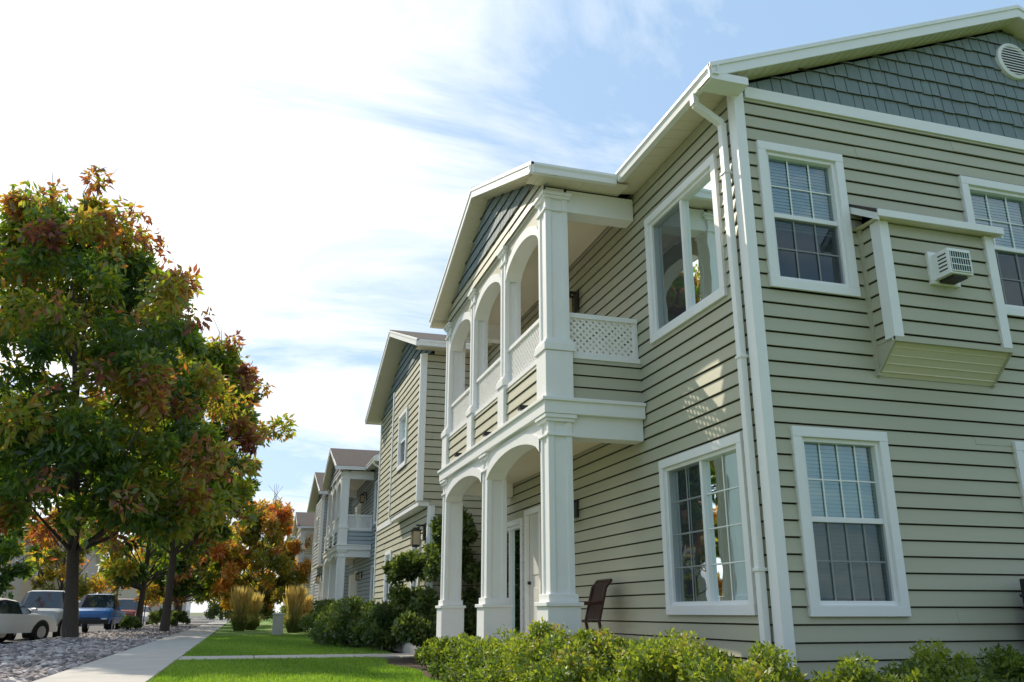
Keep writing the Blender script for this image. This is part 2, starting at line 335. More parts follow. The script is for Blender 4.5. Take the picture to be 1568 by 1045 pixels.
    EX=4.08; zE=6.20; zR=7.94; XR=8.45; y0,y1=6.53,24.5
    mb=MB()
    slab(mb,[(EX+.08,y0,zE+.03),(XR,y0,zR),(XR,y1,zR),(EX+.08,y1,zE+.03)],.03,m_roof,m_roof)
    slab(mb,[(2*XR-EX-.08,y0,zE+.03),(XR,y0,zR),(XR,y1,zR),(2*XR-EX-.08,y1,zE+.03)],.03,m_roof,m_roof)
    pe,pr,pf=8.9,12.05,15.2; px=2.956; zp=6.17; zpr=7.37
    for ye in (pe+.08,pf-.08): slab(mb,[(px,ye,zp+.03),(4.2,ye,zp+.03),(7.1,pr,zpr+.03),(px,pr,zpr+.03)],.03,m_roof,m_roof)
    we,wr,wf=16.4,20.4,24.4; wxo=2.95; zw=6.17; zwr=7.61
    for ye in (we+.08,wf-.08): slab(mb,[(wxo,ye,zw+.03),(4.2,ye,zw+.03),(7.9,wr,zwr+.03),(wxo,wr,zwr+.03)],.03,m_roof,m_roof)
    mb.make("roof",B)
    mb=MB()
    for sgn in (1,-1):
        xa=XR-sgn*(XR-EX); d=Vector((XR-xa,0,zR-zE))
        mb.hexa((xa,y0+.003,zE-.16),d,(0,.025,0),(0,0,.15),m_white); mb.hexa((xa,y0-.012,zE-.045),d,(0,.03,0),(0,0,.05),m_white)
        mb.poly([(xa,y0+.02,zE-.15),(XR,y0+.02,zR-.15),(XR,YG+.03,zR-.15),(xa,YG+.03,zE-.15)],m_soffit)
        for i in range(36):
            t=i/36; q=Vector((xa,y0+.03,zE-.156))+d*t; mb.hexa(q,(.012,0,d.z/d.x*.012),(0,.22,0),(0,0,.006),m_soffit)
    for ye in (pe,pf):
        d=Vector((0,pr-ye,zpr-zp)); mb.hexa((px+.003,ye,zp-.15),d,(.025,0,0),(0,0,.15),m_white); mb.hexa((px-.012,ye,zp-.04),d,(.03,0,0),(0,0,.05),m_white)
        mb.poly([(px+.02,ye,zp-.14),(px+.02,pr,zpr-.14),(3.3,pr,zpr-.14),(3.3,ye,zp-.14)],m_soffit)
        for i in range(24):
            q=Vector((px+.03,ye,zp-.146))+d*(i/24); mb.hexa(q,(.24,0,0),Vector((0,.012,.012*d.z/d.y)),(0,0,.006),m_soffit)
    for ye in (we,wf):
        d=Vector((0,wr-ye,zwr-zw)); mb.hexa((wxo+.003,ye,zw-.15),d,(.025,0,0),(0,0,.15),m_white); mb.hexa((wxo-.012,ye,zw-.04),d,(.03,0,0),(0,0,.05),m_white)
        mb.poly([(wxo+.02,ye,zw-.14),(wxo+.02,wr,zwr-.14),(wx+.1,wr,zwr-.14),(wx+.1,ye,zw-.14)],m_soffit)
    def soff(x0,x1,ya,yb,z0_,z1_,ax):
        if ax=='x':
            mb.poly([(x0,ya,z0_),(x1,ya,z1_),(x1,yb,z1_),(x0,yb,z0_)],m_soffit); y=ya+.1
            while y<yb: mb.hexa((x0,y,z0_-.005),(x1-x0,0,z1_-z0_),(0,.012,0),(0,0,.006),m_soffit); y+=.2
        else:
            mb.poly([(x0,ya,z0_),(x1,ya,z0_),(x1,yb,z1_),(x0,yb,z1_)],m_soffit); x=x0+.1
            while x<x1: mb.hexa((x,ya,z0_-.005),(.012,0,0),(0,yb-ya,z1_-z0_),(0,0,.006),m_soffit); x+=.2
    soff(EX+.05,XW+.02,y0+.02,9.3,6.10,6.15,'x'); soff(EX+.05,XW+.02,15.0,16.85,6.10,6.15,'x')
    soff(px+.05,EX+.2,pe+.05,9.32,6.07,6.09,'y'); soff(px+.05,EX+.2,15.0,pf-.05,6.09,6.07,'y')
    soff(wxo+.05,XW,we+.05,16.88,6.07,6.09,'y')
    mb.box(EX+.02,XW+.02,y0+.005,YG-.002,6.03,6.12,m_white)
    gutter(mb,(EX,y0-.02,zE),(EX,pe+.02,zE),(-1,0,0),m_white)
    gutter(mb,(px-.02,pe,zp),(EX+.02,pe,zp),(0,-1,0),m_white)
    gutter(mb,(EX,pf,zE),(EX,we,zE),(-1,0,0),m_white)
    gutter(mb,(wxo-.02,we,zw),(EX+.02,we,zw),(0,-1,0),m_white)
    gutter(mb,(wxo-.02,wf,zw),(EX+.02,wf,zw),(0,1,0),m_white)
    wbox(mb,wG,XW+.1,12.3,0,.045,6.03,6.165,m_white)
    wbox(mb,wG,XW-.04,XW+.075,-.09,.042,.3,6.1,m_white); mb.box(XW-.038,XW+.02,YG+.09,YG+.1,.3,6.1,m_white)
    wbox(mb,wG,12.3,12.4,-.05,.045,.3,6.1,m_white)
    def spout(pts,r=.032):
        for a,b in zip(pts[:-1],pts[1:]):
            a,b=Vector(a),Vector(b); d=b-a; s1=d.cross(Vector((0.02,1,0.01))).normalized(); s2=d.cross(s1).normalized()
            mb.hexa(a-s1*r-s2*r*1.2,d,s1*2*r,s2*2*r*1.2,m_white)
    xs=XW-.075
    spout([(4.13,6.95,6.1),(4.13,6.95,5.98),(xs,6.95,5.8),(xs,6.95,.3)])
    for z in (5.2,3.2,1.2): mb.box(XW-.118,XW-.0,6.9,7.0,z,z+.03,m_white)
    spout([(3.75,we+.05,6.1),(3.75,we+.05,5.95),(3.75,16.77,5.8),(3.75,16.77,.3)])
    mb.make("trim_and_gutters",B,.004)
    mb=MB(); cx,cz,rv=8.45,7.27,.21; K2=32
    for i in range(K2):
        a,b=2*math.pi*i/K2,2*math.pi*(i+1)/K2
        for (r0,r1,n0,n1) in ((rv,rv*1.18,.075,.06),(rv*1.18,rv*1.2,.06,0),(rv*.95,rv,.03,.075)):
            mb.poly([P(wG,cx+r0*math.cos(a),n0,cz+r0*math.sin(a)),P(wG,cx+r0*math.cos(b),n0,cz+r0*math.sin(b)),P(wG,cx+r1*math.cos(b),n1,cz+r1*math.sin(b)),P(wG,cx+r1*math.cos(a),n1,cz+r1*math.sin(a))],m_white)
    z=-rv+.02
    while z<rv-.01:
        h=math.sqrt(max(0,rv*rv-z*z)); p=Vector(P(wG,cx-h,.072,cz+z)); mb.hexa(p,(2*h,0,0),(0,.03,.022),(0,0,.012),m_white); z+=.038
    mb.poly([P(wG,cx+rv*math.cos(2*math.pi*i/24),.038,cz+rv*math.sin(2*math.pi*i/24)) for i in range(24)],m_gap_shade)
    mb.make("gable_vent",B)
    # bay (bump-out) on gable wall
    mb=MB(); yf=6.48; dep=YG-yf; wF=('y',yf)
    siding(mb,wF,bx0,bx1,3.39,4.66,S)
    for wl,xx in ((('x',bx0),bx0-.006),(('X',bx1),bx1+.006)):
        siding(mb,wl,yf,YG+.02,3.39,4.66,S)
        mb.poly([(xx,yf-.02,3.40),(xx,YG,3.40),(xx,YG,3.08)],S)
        sg=-1 if wl[0]=='x' else 1
        mb.hexa((xx+sg*.03 if sg<0 else xx,YG-.06,3.08),(.03,0,0),(0,.055,0),(0,0,1.6),S)
    for xa in (bx0-.03,bx1-.08): mb.box(xa,xa+.11,yf-.045,yf+.0,3.37,4.64,m_white)
    mb.box(bx0-.03,bx0-.0,yf,yf+.09,3.40,4.64,m_white); mb.box(bx1,bx1+.03,yf,yf+.09,3.40,4.64,m_white)
    mb.poly([(bx0-.01,yf-.03,3.38),(bx1+.01,yf-.03,3.38),(bx1+.01,YG-.02,3.08),(bx0-.01,YG-.02,3.08)],m_soffit)
    for i in range(4): mb.hexa((bx0-.01,yf+.03+i*.065,3.315-i*.0655),(bx1-bx0+.02,0,0),(0,.004,-.004),(0,0,.010),m_soffit)
    mb.hexa((bx0-.03,yf-.047,3.355),(bx1-bx0+.06,0,0),(0,.03,0),(0,0,.05),S)
    for xa in (bx0-.032,bx1+.008): mb.hexa((xa,yf-.03,3.355),(.024,0,0),(0,dep+.02,-.30),(0,0,.035),S)
    mb.hexa((bx0-.1,yf-.12,4.68),(bx1-bx0+.2,0,0),(0,dep+.11,.26),(0,0,.03),m_roof)
    mb.hexa((bx0-.1,yf-.135,4.64),(bx1-bx0+.2,0,0),(0,.02,0),(0,0,.075),m_white)
    for xa in (bx0-.1,bx1+.08): mb.hexa((xa,yf-.115,4.60),(.02,0,0),(0,dep+.11,.26),(0,0,.078),m_white)
    mb.poly([(bx0-.09,yf-.12,4.645),(bx1+.09,yf-.12,4.645),(bx1+.09,YG,4.66),(bx0-.09,YG,4.66)],m_soffit)
    mb.make("bay_bump_out",B)
    # window-type air conditioner
    mb=MB(); ax0,ax1,az0,az1=6.42,6.70,4.05,4.32; dp=.26
    mb.box(ax0-.04,ax1+.04,yf-.045,yf-.0,az0-.04,az1+.04,m_white); mb.box(ax0,ax1,yf-dp,yf-.045,az0,az1,m_white)
    mb.box(ax0+.02,ax1-.02,yf-dp-.004,yf-dp+.01,az0+.025,az1-.03,m_dark)
    for i in range(9): mb.box(ax0+.02+i*.0285,ax0+.027+i*.0285,yf-dp-.012,yf-dp-.003,az0+.025,az1-.03,m_blind)
    for i in range(4): mb.box(ax0+.015,ax1-.015,yf-dp-.014,yf-dp-.005,az0+.02+i*.07,az0+.032+i*.07,m_white)
    for i in range(5): mb.box(ax0-.004,ax0+.004,yf-dp+.03,yf-dp+.14,az0+.05+i*.04,az0+.065+i*.04,m_dark)
    mb.box(ax0+.05,ax1-.05,yf-dp+.03,yf-.05,az0-.03,az0-.002,m_black)
    mb.make("window_air_conditioner",B,.004)
    # ---------------- porch
    xp=3.25; wP=('x',xp); cw=.30
    mb=MB()
    lows=[9.27,11.97,14.7]; ups=[9.27,11.08,12.89,14.7]
    for y in lows:
        column(mb,xp,xp+cw,y,y+cw,.95,3.08,m_white,None); o=.045
        mb.box(xp-o,xp+cw+o,y-o,y+cw+o,.2,.93,m_white); mb.box(xp-o-.025,xp+cw+o+.025,y-o-.025,y+cw+o+.025,.91,.955,m_white); mb.box(xp-.025,xp+cw+.025,y-.025,y+cw+.025,.955,1.04,m_white)
    for i,y in enumerate(ups):
        c=cw if i in (0,3) else .24
        column(mb,xp,xp+c,y,y+c,3.86,5.99,m_white,.1)
        mb.box(xp-.03,xp+c+.02,y-.03,y+c+.03,3.28,3.86,m_white)
    mb.make("porch_columns",B,.006)
    mb=MB()
    for a,b in zip(lows[:-1],lows[1:]): arch(mb,wP,a+cw,b,2.68,.24,3.08,-.26,-.01,m_white,m_white)
    mb.box(xp-.06,XW-.03,9.21,15.06,3.08,3.28,m_white); mb.box(xp-.09,XW-.03,9.18,15.09,3.23,3.27,m_white)
    mb.box(xp+cw,XW-.03,9.29,9.53,2.82,3.08,m_white); mb.box(xp+cw,XW-.03,14.74,14.97,2.82,3.08,m_white)
    mb.box(xp+.25,XW-.03,9.5,14.8,3.04,3.07,m_soffit)
    for i,(a,b) in enumerate(zip(ups[:-1],ups[1:])):
        arch(mb,wP,a+(cw if i==0 else .24),b,5.44,.28,5.99,-.24,-.03,S,m_white)
    mb.box(xp+.01,xp+.26,9.28,14.99,5.99,6.06,m_white)
    mb.box(xp+cw,XW-.03,9.29,9.53,5.75,6.06,m_white); mb.box(xp+cw,XW-.03,14.74,14.97,5.75,6.06,m_white)
    mb.box(xp+.2,XW-.03,9.5,14.8,6.05,6.08,m_soffit)
    mb.make("porch_beams",B,.004)
    mb=MB()
    ptop=lambda s: zp-.15+.381*(min(s,24.1-s)-pe)
    zs=6.30
    inv=lambda z:max(9.27,pe+(z-zp+.15)/.381)
    siding(mb,wP,inv,lambda z:24.1-inv(z),6.0,zs,S)
    shakes(mb,wP,9.2,14.9,zs,7.3,ptop,K); mb.poly([P(wP,9.2,0,6.05),P(wP,14.9,0,6.05),P(wP,14.9,0,6.1),P(wP,12.05,0,7.2),P(wP,9.2,0,6.1)],K)
    for i,(a,b) in enumerate(zip(ups[:-1],ups[1:])):
        siding(mb,('x',xp+.03),a+(cw if i==0 else .24)-.02,b+.02,3.27,3.82,S)
        mb.box(xp+.0,xp+.16,a+.2,b,3.80,3.86,m_white)
        mb.box(xp+.1,xp+.13,a+.2,b,3.28,3.8,S)
    siding(mb,('y',9.33),xp+cw-.02,XW,3.27,3.82,S); mb.box(xp+cw,XW-.02,9.30,9.44,3.80,3.86,m_white); mb.box(xp+cw,XW-.02,9.38,9.41,3.28,3.8,S)
    mb.make("porch_siding",B)
    mb=MB()
    for i,(a,b) in enumerate(zip(ups[:-1],ups[1:])):
        a2=a+(cw if i==0 else .24); lattice(mb,('x',xp+.18),a2,b,3.88,4.36,m_white)
        mb.box(xp+.04,xp+.12,a2,b,4.36,4.41,m_white); mb.box(xp+.05,xp+.11,a2,b,3.862,3.9,m_white)
        mb.box(xp-.1,xp+.02,a2+.5,a2+.58,3.3,3.36,m_black)
    lattice(mb,('y',9.48),xp+cw,XW-.02,3.88,4.34,m_white); mb.box(xp+cw,XW-.02,9.34,9.42,4.34,4.40,m_white); mb.box(xp+cw,XW-.02,9.35,9.41,3.862,3.9,m_white); mb.box(XW-.07,XW-.022,9.35,9.41,3.9,4.34,m_white)
    mb.make("balcony_lattice",B)
    mb=MB(); mb.box(3.1,XW,9.1,15.3,.0,.32,m_conc); mb.make("porch_slab",B,.01)
    lantern(B,wW,11.4,5.35); lantern(B,wW,11.6,2.25,1.1); lantern(B,wV,17.2,2.35)
    return B
building(0,palA)
building(24.0,palB)
building(49.0,palA)
building(-13.5,palA,math.pi,14)  # unseen building behind the camera, added to show up in the gable window reflections
# ------------------------------------------------------------------ ground
m_lawn=mat("lawn_grass",(.13,.23,.03),.9,.35,.7,.8,120); m_far=mat("ground_earth",(.12,.14,.06),.95,.3,.05)
m_gravelbed=mat("gravel_bed",(.24,.225,.215),.95,.35,9,.9,40); m_mulch=mat("mulch",(.08,.055,.04),.95,.4,8,.8,50)
def sheet(name,x0,x1,y0,y1,z,m):
    mb=MB(); mb.poly([(x0,y0,z),(x1,y0,z),(x1,y1,z),(x0,y1,z)],m); return mb.make(name)
KX=-6.0
sheet("ground",-1500,1500,-1500,1500,-.16,m_far)
sheet("street",-13.5,KX-.15,-80,260,-.15,m_asph)
mb=MB(); mb.box(KX,120,-60,200,-.155,0,m_lawn); mb.make("lawn")
mb=MB(); mb.box(-90,-13.7,-60,200,-.155,0,m_lawn); mb.make("lawn")
mb=MB(); mb.box(KX-.17,KX,-60,200,-.158,.004,m_conc); mb.make("kerb",None,.02)
mb=MB(); mb.box(-13.7,-13.5,-60,200,-.158,.004,m_conc); mb.make("kerb",None,.02)
sheet("gravel_strip",KX,-2.4,-20,150,.004,m_gravelbed)
mb=MB(); y=-20
while y<150: mb.box(-2.4,-1.05,y+.008,y+1.492,-.1,.035,m_conc); y+=1.5
mb.make("sidewalk",None,.01)
mb=MB(); x=-1.05
while x<3.2: mb.box(x+.006,x+1.35,17.4,18.7,-.1,.03,m_conc); x+=1.36
mb.make("front_walkway",None,.01)
mb=MB(); y=25.5
while y<120: mb.box(-13.4,-8.9,y,y+.1,-.147,-.146,m_white); y+=24
mb.make("road_marking")
sheet("planting_bed",2.5,4.52,4.0,17.35,.006,m_mulch); sheet("planting_bed",2.9,4.52,18.75,30,.006,m_mulch); sheet("planting_bed",4.52,12.5,4.2,6.8,.007,m_mulch)
def rocks(name,n,x0,x1,y0,y1,smin,smax,m):
    t=(1+5**.5)/2
    iv=np.array([(-1,t,0),(1,t,0),(-1,-t,0),(1,-t,0),(0,-1,t),(0,1,t),(0,-1,-t),(0,1,-t),(t,0,-1),(t,0,1),(-t,0,-1),(-t,0,1)],float)/1.9
    fc=np.array([(0,11,5),(0,5,1),(0,1,7),(0,7,10),(0,10,11),(1,5,9),(5,11,4),(11,10,2),(10,7,6),(7,1,8),(3,9,4),(3,4,2),(3,2,6),(3,6,8),(3,8,9),(4,9,5),(2,4,11),(6,2,10),(8,6,7),(9,8,1)])
    u=rng.random(n)**1.5; y=y0+(y1-y0)*u; x=rng.uniform(x0,x1,n); s=rng.uniform(smin,smax,n)*(.6+rng.random(n))
    V=iv[None]*(1+rng.uniform(-.22,.22,(n,12,1)))*s[:,None,None]*np.array([1,.8,.55])
    a=rng.uniform(0,6.28,n); c,sn=np.cos(a),np.sin(a); X=V[:,:,0]*c[:,None]-V[:,:,1]*sn[:,None]; Y=V[:,:,0]*sn[:,None]+V[:,:,1]*c[:,None]
    V=np.stack([X+x[:,None],Y+y[:,None],V[:,:,2]+s[:,None]*.2],-1).reshape(-1,3)
    Fc=(fc[None]+12*np.arange(n)[:,None,None]).reshape(-1,3)
    me=bpy.data.meshes.new(name); me.from_pydata(V.tolist(),[],Fc.tolist()); me.materials.append(m)
    at=me.attributes.new('hue','FLOAT','FACE'); at.data.foreach_set('value',np.repeat(rng.random(n),20).astype(np.float32))
    o=bpy.data.objects.new(name,me); scene.collection.objects.link(o); return o
m_rock=mat("river_rock",(.36,.33,.31),.8,.3,2.5,.3,30)
t=m_rock.node_tree; a=t.nodes.new('ShaderNodeAttribute'); a.attribute_name='hue'; cr=t.nodes.new('ShaderNodeValToRGB')
cr.color_ramp.elements[0].color=(.12,.11,.12,1); cr.color_ramp.elements[1].color=(.55,.5,.48,1); x=cr.color_ramp.elements.new(.5); x.color=(.27,.22,.205,1)
t.links.new(a.outputs['Fac'],cr.inputs[0]); t.links.new(cr.outputs[0],t.nodes['Principled BSDF'].inputs['Base Color'])
rocks("river_rocks",14000,KX+.1,-2.45,12,62,.03,.075,m_rock)
# ------------------------------------------------------------------ foliage
def leaves(name,centers,radii,per,size,m,hue,parent=None,droop=.5,asp=.38,flat=1.0,hvar=.25,shell=0):
    centers=np.asarray(centers,float); radii=np.asarray(radii,float); hue=np.asarray(hue,float)
    C=len(centers); n=C*per; idx=np.repeat(np.arange(C),per)
    d=rng.normal(size=(n,3)); d/=np.linalg.norm(d,axis=1)[:,None]
    rr=rng.random(n)**(1/3 if not shell else shell); p=centers[idx]+d*(rr*radii[idx])[:,None]*np.array([1,1,flat])
    a=rng.normal(size=(n,3))*.75+d*.5+np.array([0,0,-droop]); a/=np.linalg.norm(a,axis=1)[:,None]
    b=np.cross(a,rng.normal(size=(n,3))); b/=np.linalg.norm(b,axis=1)[:,None]
    Ls=(size*rng.uniform(.6,1.35,n))[:,None]; Wd=Ls*asp*.5
    V=np.stack([p,p+a*Ls*.45+b*Wd,p+a*Ls,p+a*Ls*.45-b*Wd],1).reshape(-1,3)
    me=bpy.data.meshes.new(name); me.vertices.add(n*4); me.vertices.foreach_set('co',V.ravel().astype(np.float32))
    me.loops.add(n*4); me.loops.foreach_set('vertex_index',np.arange(n*4,dtype=np.int32)); me.polygons.add(n)
    me.polygons.foreach_set('loop_start',np.arange(0,n*4,4,dtype=np.int32)); me.polygons.foreach_set('loop_total',np.full(n,4,dtype=np.int32))
    me.update(calc_edges=True); me.materials.append(m)
    at=me.attributes.new('hue','FLOAT','FACE'); at.data.foreach_set('value',np.clip(hue[idx]+rng.uniform(-hvar,hvar,n),0,1).astype(np.float32))
    o=bpy.data.objects.new(name,me); scene.collection.objects.link(o)
    if parent: o.parent=parent
    return o
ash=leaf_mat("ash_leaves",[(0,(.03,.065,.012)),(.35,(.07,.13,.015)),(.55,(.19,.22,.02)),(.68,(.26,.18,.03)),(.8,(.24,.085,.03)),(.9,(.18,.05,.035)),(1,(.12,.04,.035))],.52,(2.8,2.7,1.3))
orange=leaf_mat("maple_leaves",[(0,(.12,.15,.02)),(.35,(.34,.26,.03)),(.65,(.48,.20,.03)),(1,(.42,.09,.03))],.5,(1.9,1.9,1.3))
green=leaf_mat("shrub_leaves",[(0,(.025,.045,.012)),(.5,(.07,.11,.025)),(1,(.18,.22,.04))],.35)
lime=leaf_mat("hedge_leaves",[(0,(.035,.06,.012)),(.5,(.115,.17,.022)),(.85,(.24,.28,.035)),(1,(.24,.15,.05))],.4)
straw=leaf_mat("grass_plume",[(0,(.14,.17,.04)),(.4,(.4,.34,.10)),(1,(.68,.5,.18))],.45,(1.5,1.5,1.2))
turf=leaf_mat("turf_blades",[(0,(.08,.15,.015)),(.6,(.17,.30,.03)),(1,(.28,.36,.06))],.4,(2.2,2.2,1.2))
bark=mat("bark",(.075,.06,.05),.95,.3,8,1,30,(3,3,.6))
def tree(name,x,y,h,cr,zb,lm,hbase,n=170,per=300,size=.26,leanx=0,top=.35,tr=.2,round_=False):
    T=empty(name,(x,y,0)); cen=[];rad=[];hu=[]
    H=h-zb
    while len(cen)<n:
        t=random.random()
        if round_: prof=math.sin(math.pi*(t*.80+.13))**.5*(1 if t<.5 else 1-(1-top)*((t-.5)/.5)**1.5)
        else: prof=(math.sin(math.pi*min(1,(t*.86+.13)))**.6)*(1 if t<.45 else 1-(1-top)*((t-.45)/.55)**1.3)
        a=random.random()*6.283; r=cr*prof*math.sqrt(random.uniform(.12,1))*(1+.16*math.sin(3*a+5*t+x)+.1*math.sin(7*a-9*t))
        cx,cy,cz=leanx*t+r*math.cos(a),r*math.sin(a),zb+H*t
        cen.append((cx,cy,cz)); rad.append(random.uniform(.4,1.0)*cr*.16); o=r/(cr*prof+.01)
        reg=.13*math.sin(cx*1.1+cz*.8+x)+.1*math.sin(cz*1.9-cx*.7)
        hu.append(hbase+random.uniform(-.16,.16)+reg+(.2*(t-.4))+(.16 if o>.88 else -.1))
    leaves("crown",cen,rad,per,size,lm,hu,T,hvar=.18)
    sp=[]
    for i in range(n//2):
        c=random.choice(cen); v=Vector((c[0]-leanx*.5,c[1],(c[2]-zb-H*.4)*.8)).normalized(); sp.append((c[0]+v.x*cr*.18,c[1]+v.y*cr*.18,c[2]+v.z*cr*.2))
    leaves("sprigs",sp,[cr*.09]*len(sp),max(20,per//7),size,lm,[hbase+random.uniform(.0,.55) for _ in sp],T)
    mb=MB(); zt=zb+H*.8; pts=[];rs=[]
    for i in range(9):
        t=i/8; pts.append((leanx*t*.7+.12*math.sin(3*t+x)*t*2,.1*math.sin(4*t+y),-.15+zt*t)); rs.append(tr*(1.25 if i==0 else 1)*(1-.82*t))
    mb.tube(pts,rs,bark,10)
    for c in random.sample(cen,min(46,n)):
        z0=max(zb*.75,min(zt*.9,c[2]-random.uniform(.8,2.6)*cr*.35)); t=(z0+.15)/zt; k=min(7,int(t*8)); f=t*8-k
        p=Vector(pts[k]).lerp(Vector(pts[k+1]),f); q=Vector(c); m_=p.lerp(q,.5)+Vector((random.uniform(-.2,.2),random.uniform(-.2,.2),-.12*cr*.3))
        r0=tr*(1-.82*t)*.45; mb.tube([p,m_,q],[r0,r0*.55,.012],bark,5)
    for i in range(6):
        c=max(random.sample(cen,25),key=lambda q:q[2]); mb.tube([c,(c[0]+random.uniform(-.3,.3),c[1],c[2]+.8),(c[0]+random.uniform(-.6,.6),c[1],c[2]+1.7)],[.025,.018,.008],bark,4)
    mb.make("trunk_and_limbs",T,0,True)
    return T
tree("ash_tree",-5.4,33,14.9,5.2,3.7,ash,.43,n=260,per=230,size=.33,leanx=-2.2,top=.85,tr=.23,round_=True)
tree("ash_tree",-3.2,42.5,12.9,4.0,4.4,ash,.43,n=150,per=220,size=.33,top=.75,tr=.19,leanx=.3,round_=True)
tree("ash_tree",-5.2,51,10.5,3.6,2.6,ash,.45,n=80,per=200,size=.36,tr=.18)
tree("ash_tree",-3.8,58,8,3.0,2.0,ash,.45,n=80,per=200,size=.34,tr=.15)
tree("maple_tree",-4.6,70,9,3.6,2.0,orange,.1,n=80,per=200,size=.4,tr=.17)
tree("ash_tree",-5.5,88,10,4.5,2.3,orange,.15,n=70,per=180,size=.45,tr=.18)
tree("maple_tree",1.0,58,7.3,2.9,1.5,orange,.32,n=100,per=220,size=.3,tr=.12,round_=True,top=.6)
for (x,y,h,c) in ((-17,50,9,4),(-18,68,10,4.5),(-16,90,11,5),(-2,100,9,4.5),(3,115,10,5),(-9,120,11,6)): tree("street_tree",x,y,h,c,2.4,random.choice((ash,orange)),.3,n=50,per=160,size=.5,tr=.18)
for (x,y,h,c) in ((-4,-12,9,4),(6,-9,7,3),(10,-7,7.5,3.2),(-13,2,9,4),(-14,14,10,4)): tree("street_tree",x,y,h,c,2.0,ash,.35,n=50,per=140,size=.4,tr=.18)
def shrub(name,blobs,per,size,m,h,droop=-.3,asp=.5,flat=.9):
    cen=[];rad=[];hu=[]
    for (x,y,z,r) in blobs:
        k=int(26*max(1,r)); 
        for i in range(k):
            v=Vector((random.gauss(0,1),random.gauss(0,1),abs(random.gauss(0,.9)))).normalized()*r*random.uniform(.55,1.05)
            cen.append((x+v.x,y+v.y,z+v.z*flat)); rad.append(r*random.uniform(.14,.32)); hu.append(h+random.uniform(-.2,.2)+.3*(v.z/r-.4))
    return leaves(name,cen,rad,per,size,m,hu,None,droop,asp)
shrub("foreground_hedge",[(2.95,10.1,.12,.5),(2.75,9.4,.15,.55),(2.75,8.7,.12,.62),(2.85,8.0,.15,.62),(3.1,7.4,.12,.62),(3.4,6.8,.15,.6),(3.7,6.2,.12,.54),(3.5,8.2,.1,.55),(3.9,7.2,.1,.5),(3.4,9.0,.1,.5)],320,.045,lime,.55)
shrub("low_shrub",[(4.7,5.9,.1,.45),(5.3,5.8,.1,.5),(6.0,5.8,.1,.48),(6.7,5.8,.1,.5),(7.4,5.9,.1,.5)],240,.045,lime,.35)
shrub("sprawling_shrub",[(3.0,22.8,.25,.95),(3.0,24.4,.25,1.0),(3.1,21.3,.2,.8),(2.9,26,.2,.9),(3.2,20.2,.2,.6)],240,.11,green,.45)
shrub("round_shrub",[(3.0,31,.4,.95)],240,.1,green,.6); shrub("round_shrub",[(3.2,33.4,.4,.9)],240,.1,green,.6)
shrub("round_shrub",[(2.5,43,.4,1.0),(2.7,46,.4,1.0),(1,60,.5,1.3),(-1,66,.5,1.4)],180,.13,green,.55)
shrub("climbing_shrub",[(3.75,16.3,.6,.7),(3.8,16.3,1.5,.62),(3.75,16.2,2.2,.45),(3.2,17.3,.6,.7),(3.15,17.2,1.5,.5),(3.2,15.9,.4,.5)],240,.1,green,.4)
shrub("small_porch_shrub",[(3.0,14.0,.1,.4),(3.0,12.9,.1,.42),(2.95,11.5,.1,.45)],200,.06,lime,.35)
shrub("roadside_shrub",[(-4.6,58,.3,.8),(-3.4,54,.3,.6),(-5,46,.2,.5)],150,.12,green,.5)
def plume(name,x,y,h,r,n=900):
    V=[];Fs=[];hu=[]
    for i in range(n):
        a=random.random()*6.283; q=random.random()**.5; bx,by=x+.22*q*math.cos(a),y+.22*q*math.sin(a); hh=h*random.choice((random.uniform(.3,.6),random.uniform(.7,1.08))); o=r*q*random.uniform(.4,1.1)*(2.0 if hh<h*.65 else 1)
        tx,ty=bx+o*math.cos(a),by+o*math.sin(a); wv=Vector((random.gauss(0,1),random.gauss(0,1),0)).normalized()*.012
        m1=Vector(((bx*2+tx)/3,(by*2+ty)/3,hh*.6)); b0=Vector((bx,by,0)); tp=Vector((tx,ty,hh if hh>h*.65 else hh*.8))
        k=len(V); V+= [b0-wv,b0+wv,m1+wv,m1-wv,tp]; Fs+= [(k,k+1,k+2,k+3),(k+3,k+2,k+4)]; v=hh/h*.9; hu+= [v-.6,v-.1]
        if hh>h*.7:
            k=len(V); w2=wv*2.6; V+= [m1.lerp(tp,.3),m1.lerp(tp,.65)+w2,tp+Vector((0,0,.05)),m1.lerp(tp,.65)-w2]; Fs.append((k,k+1,k+2,k+3)); hu.append(random.uniform(.6,1))
    me=bpy.data.meshes.new(name); me.from_pydata([tuple(v) for v in V],[],Fs); me.materials.append(straw)
    at=me.attributes.new('hue','FLOAT','FACE'); at.data.foreach_set('value',np.clip(np.array(hu,np.float32),0,1)); o=bpy.data.objects.new(name,me); scene.collection.objects.link(o)
for p in ((-.05,44,1.9,.38),(.5,46,1.6,.38),(2.2,40,1.85,.36),(2.6,41.5,1.5,.35),(.5,52,1.8,.45)): plume("ornamental_grass",*p)
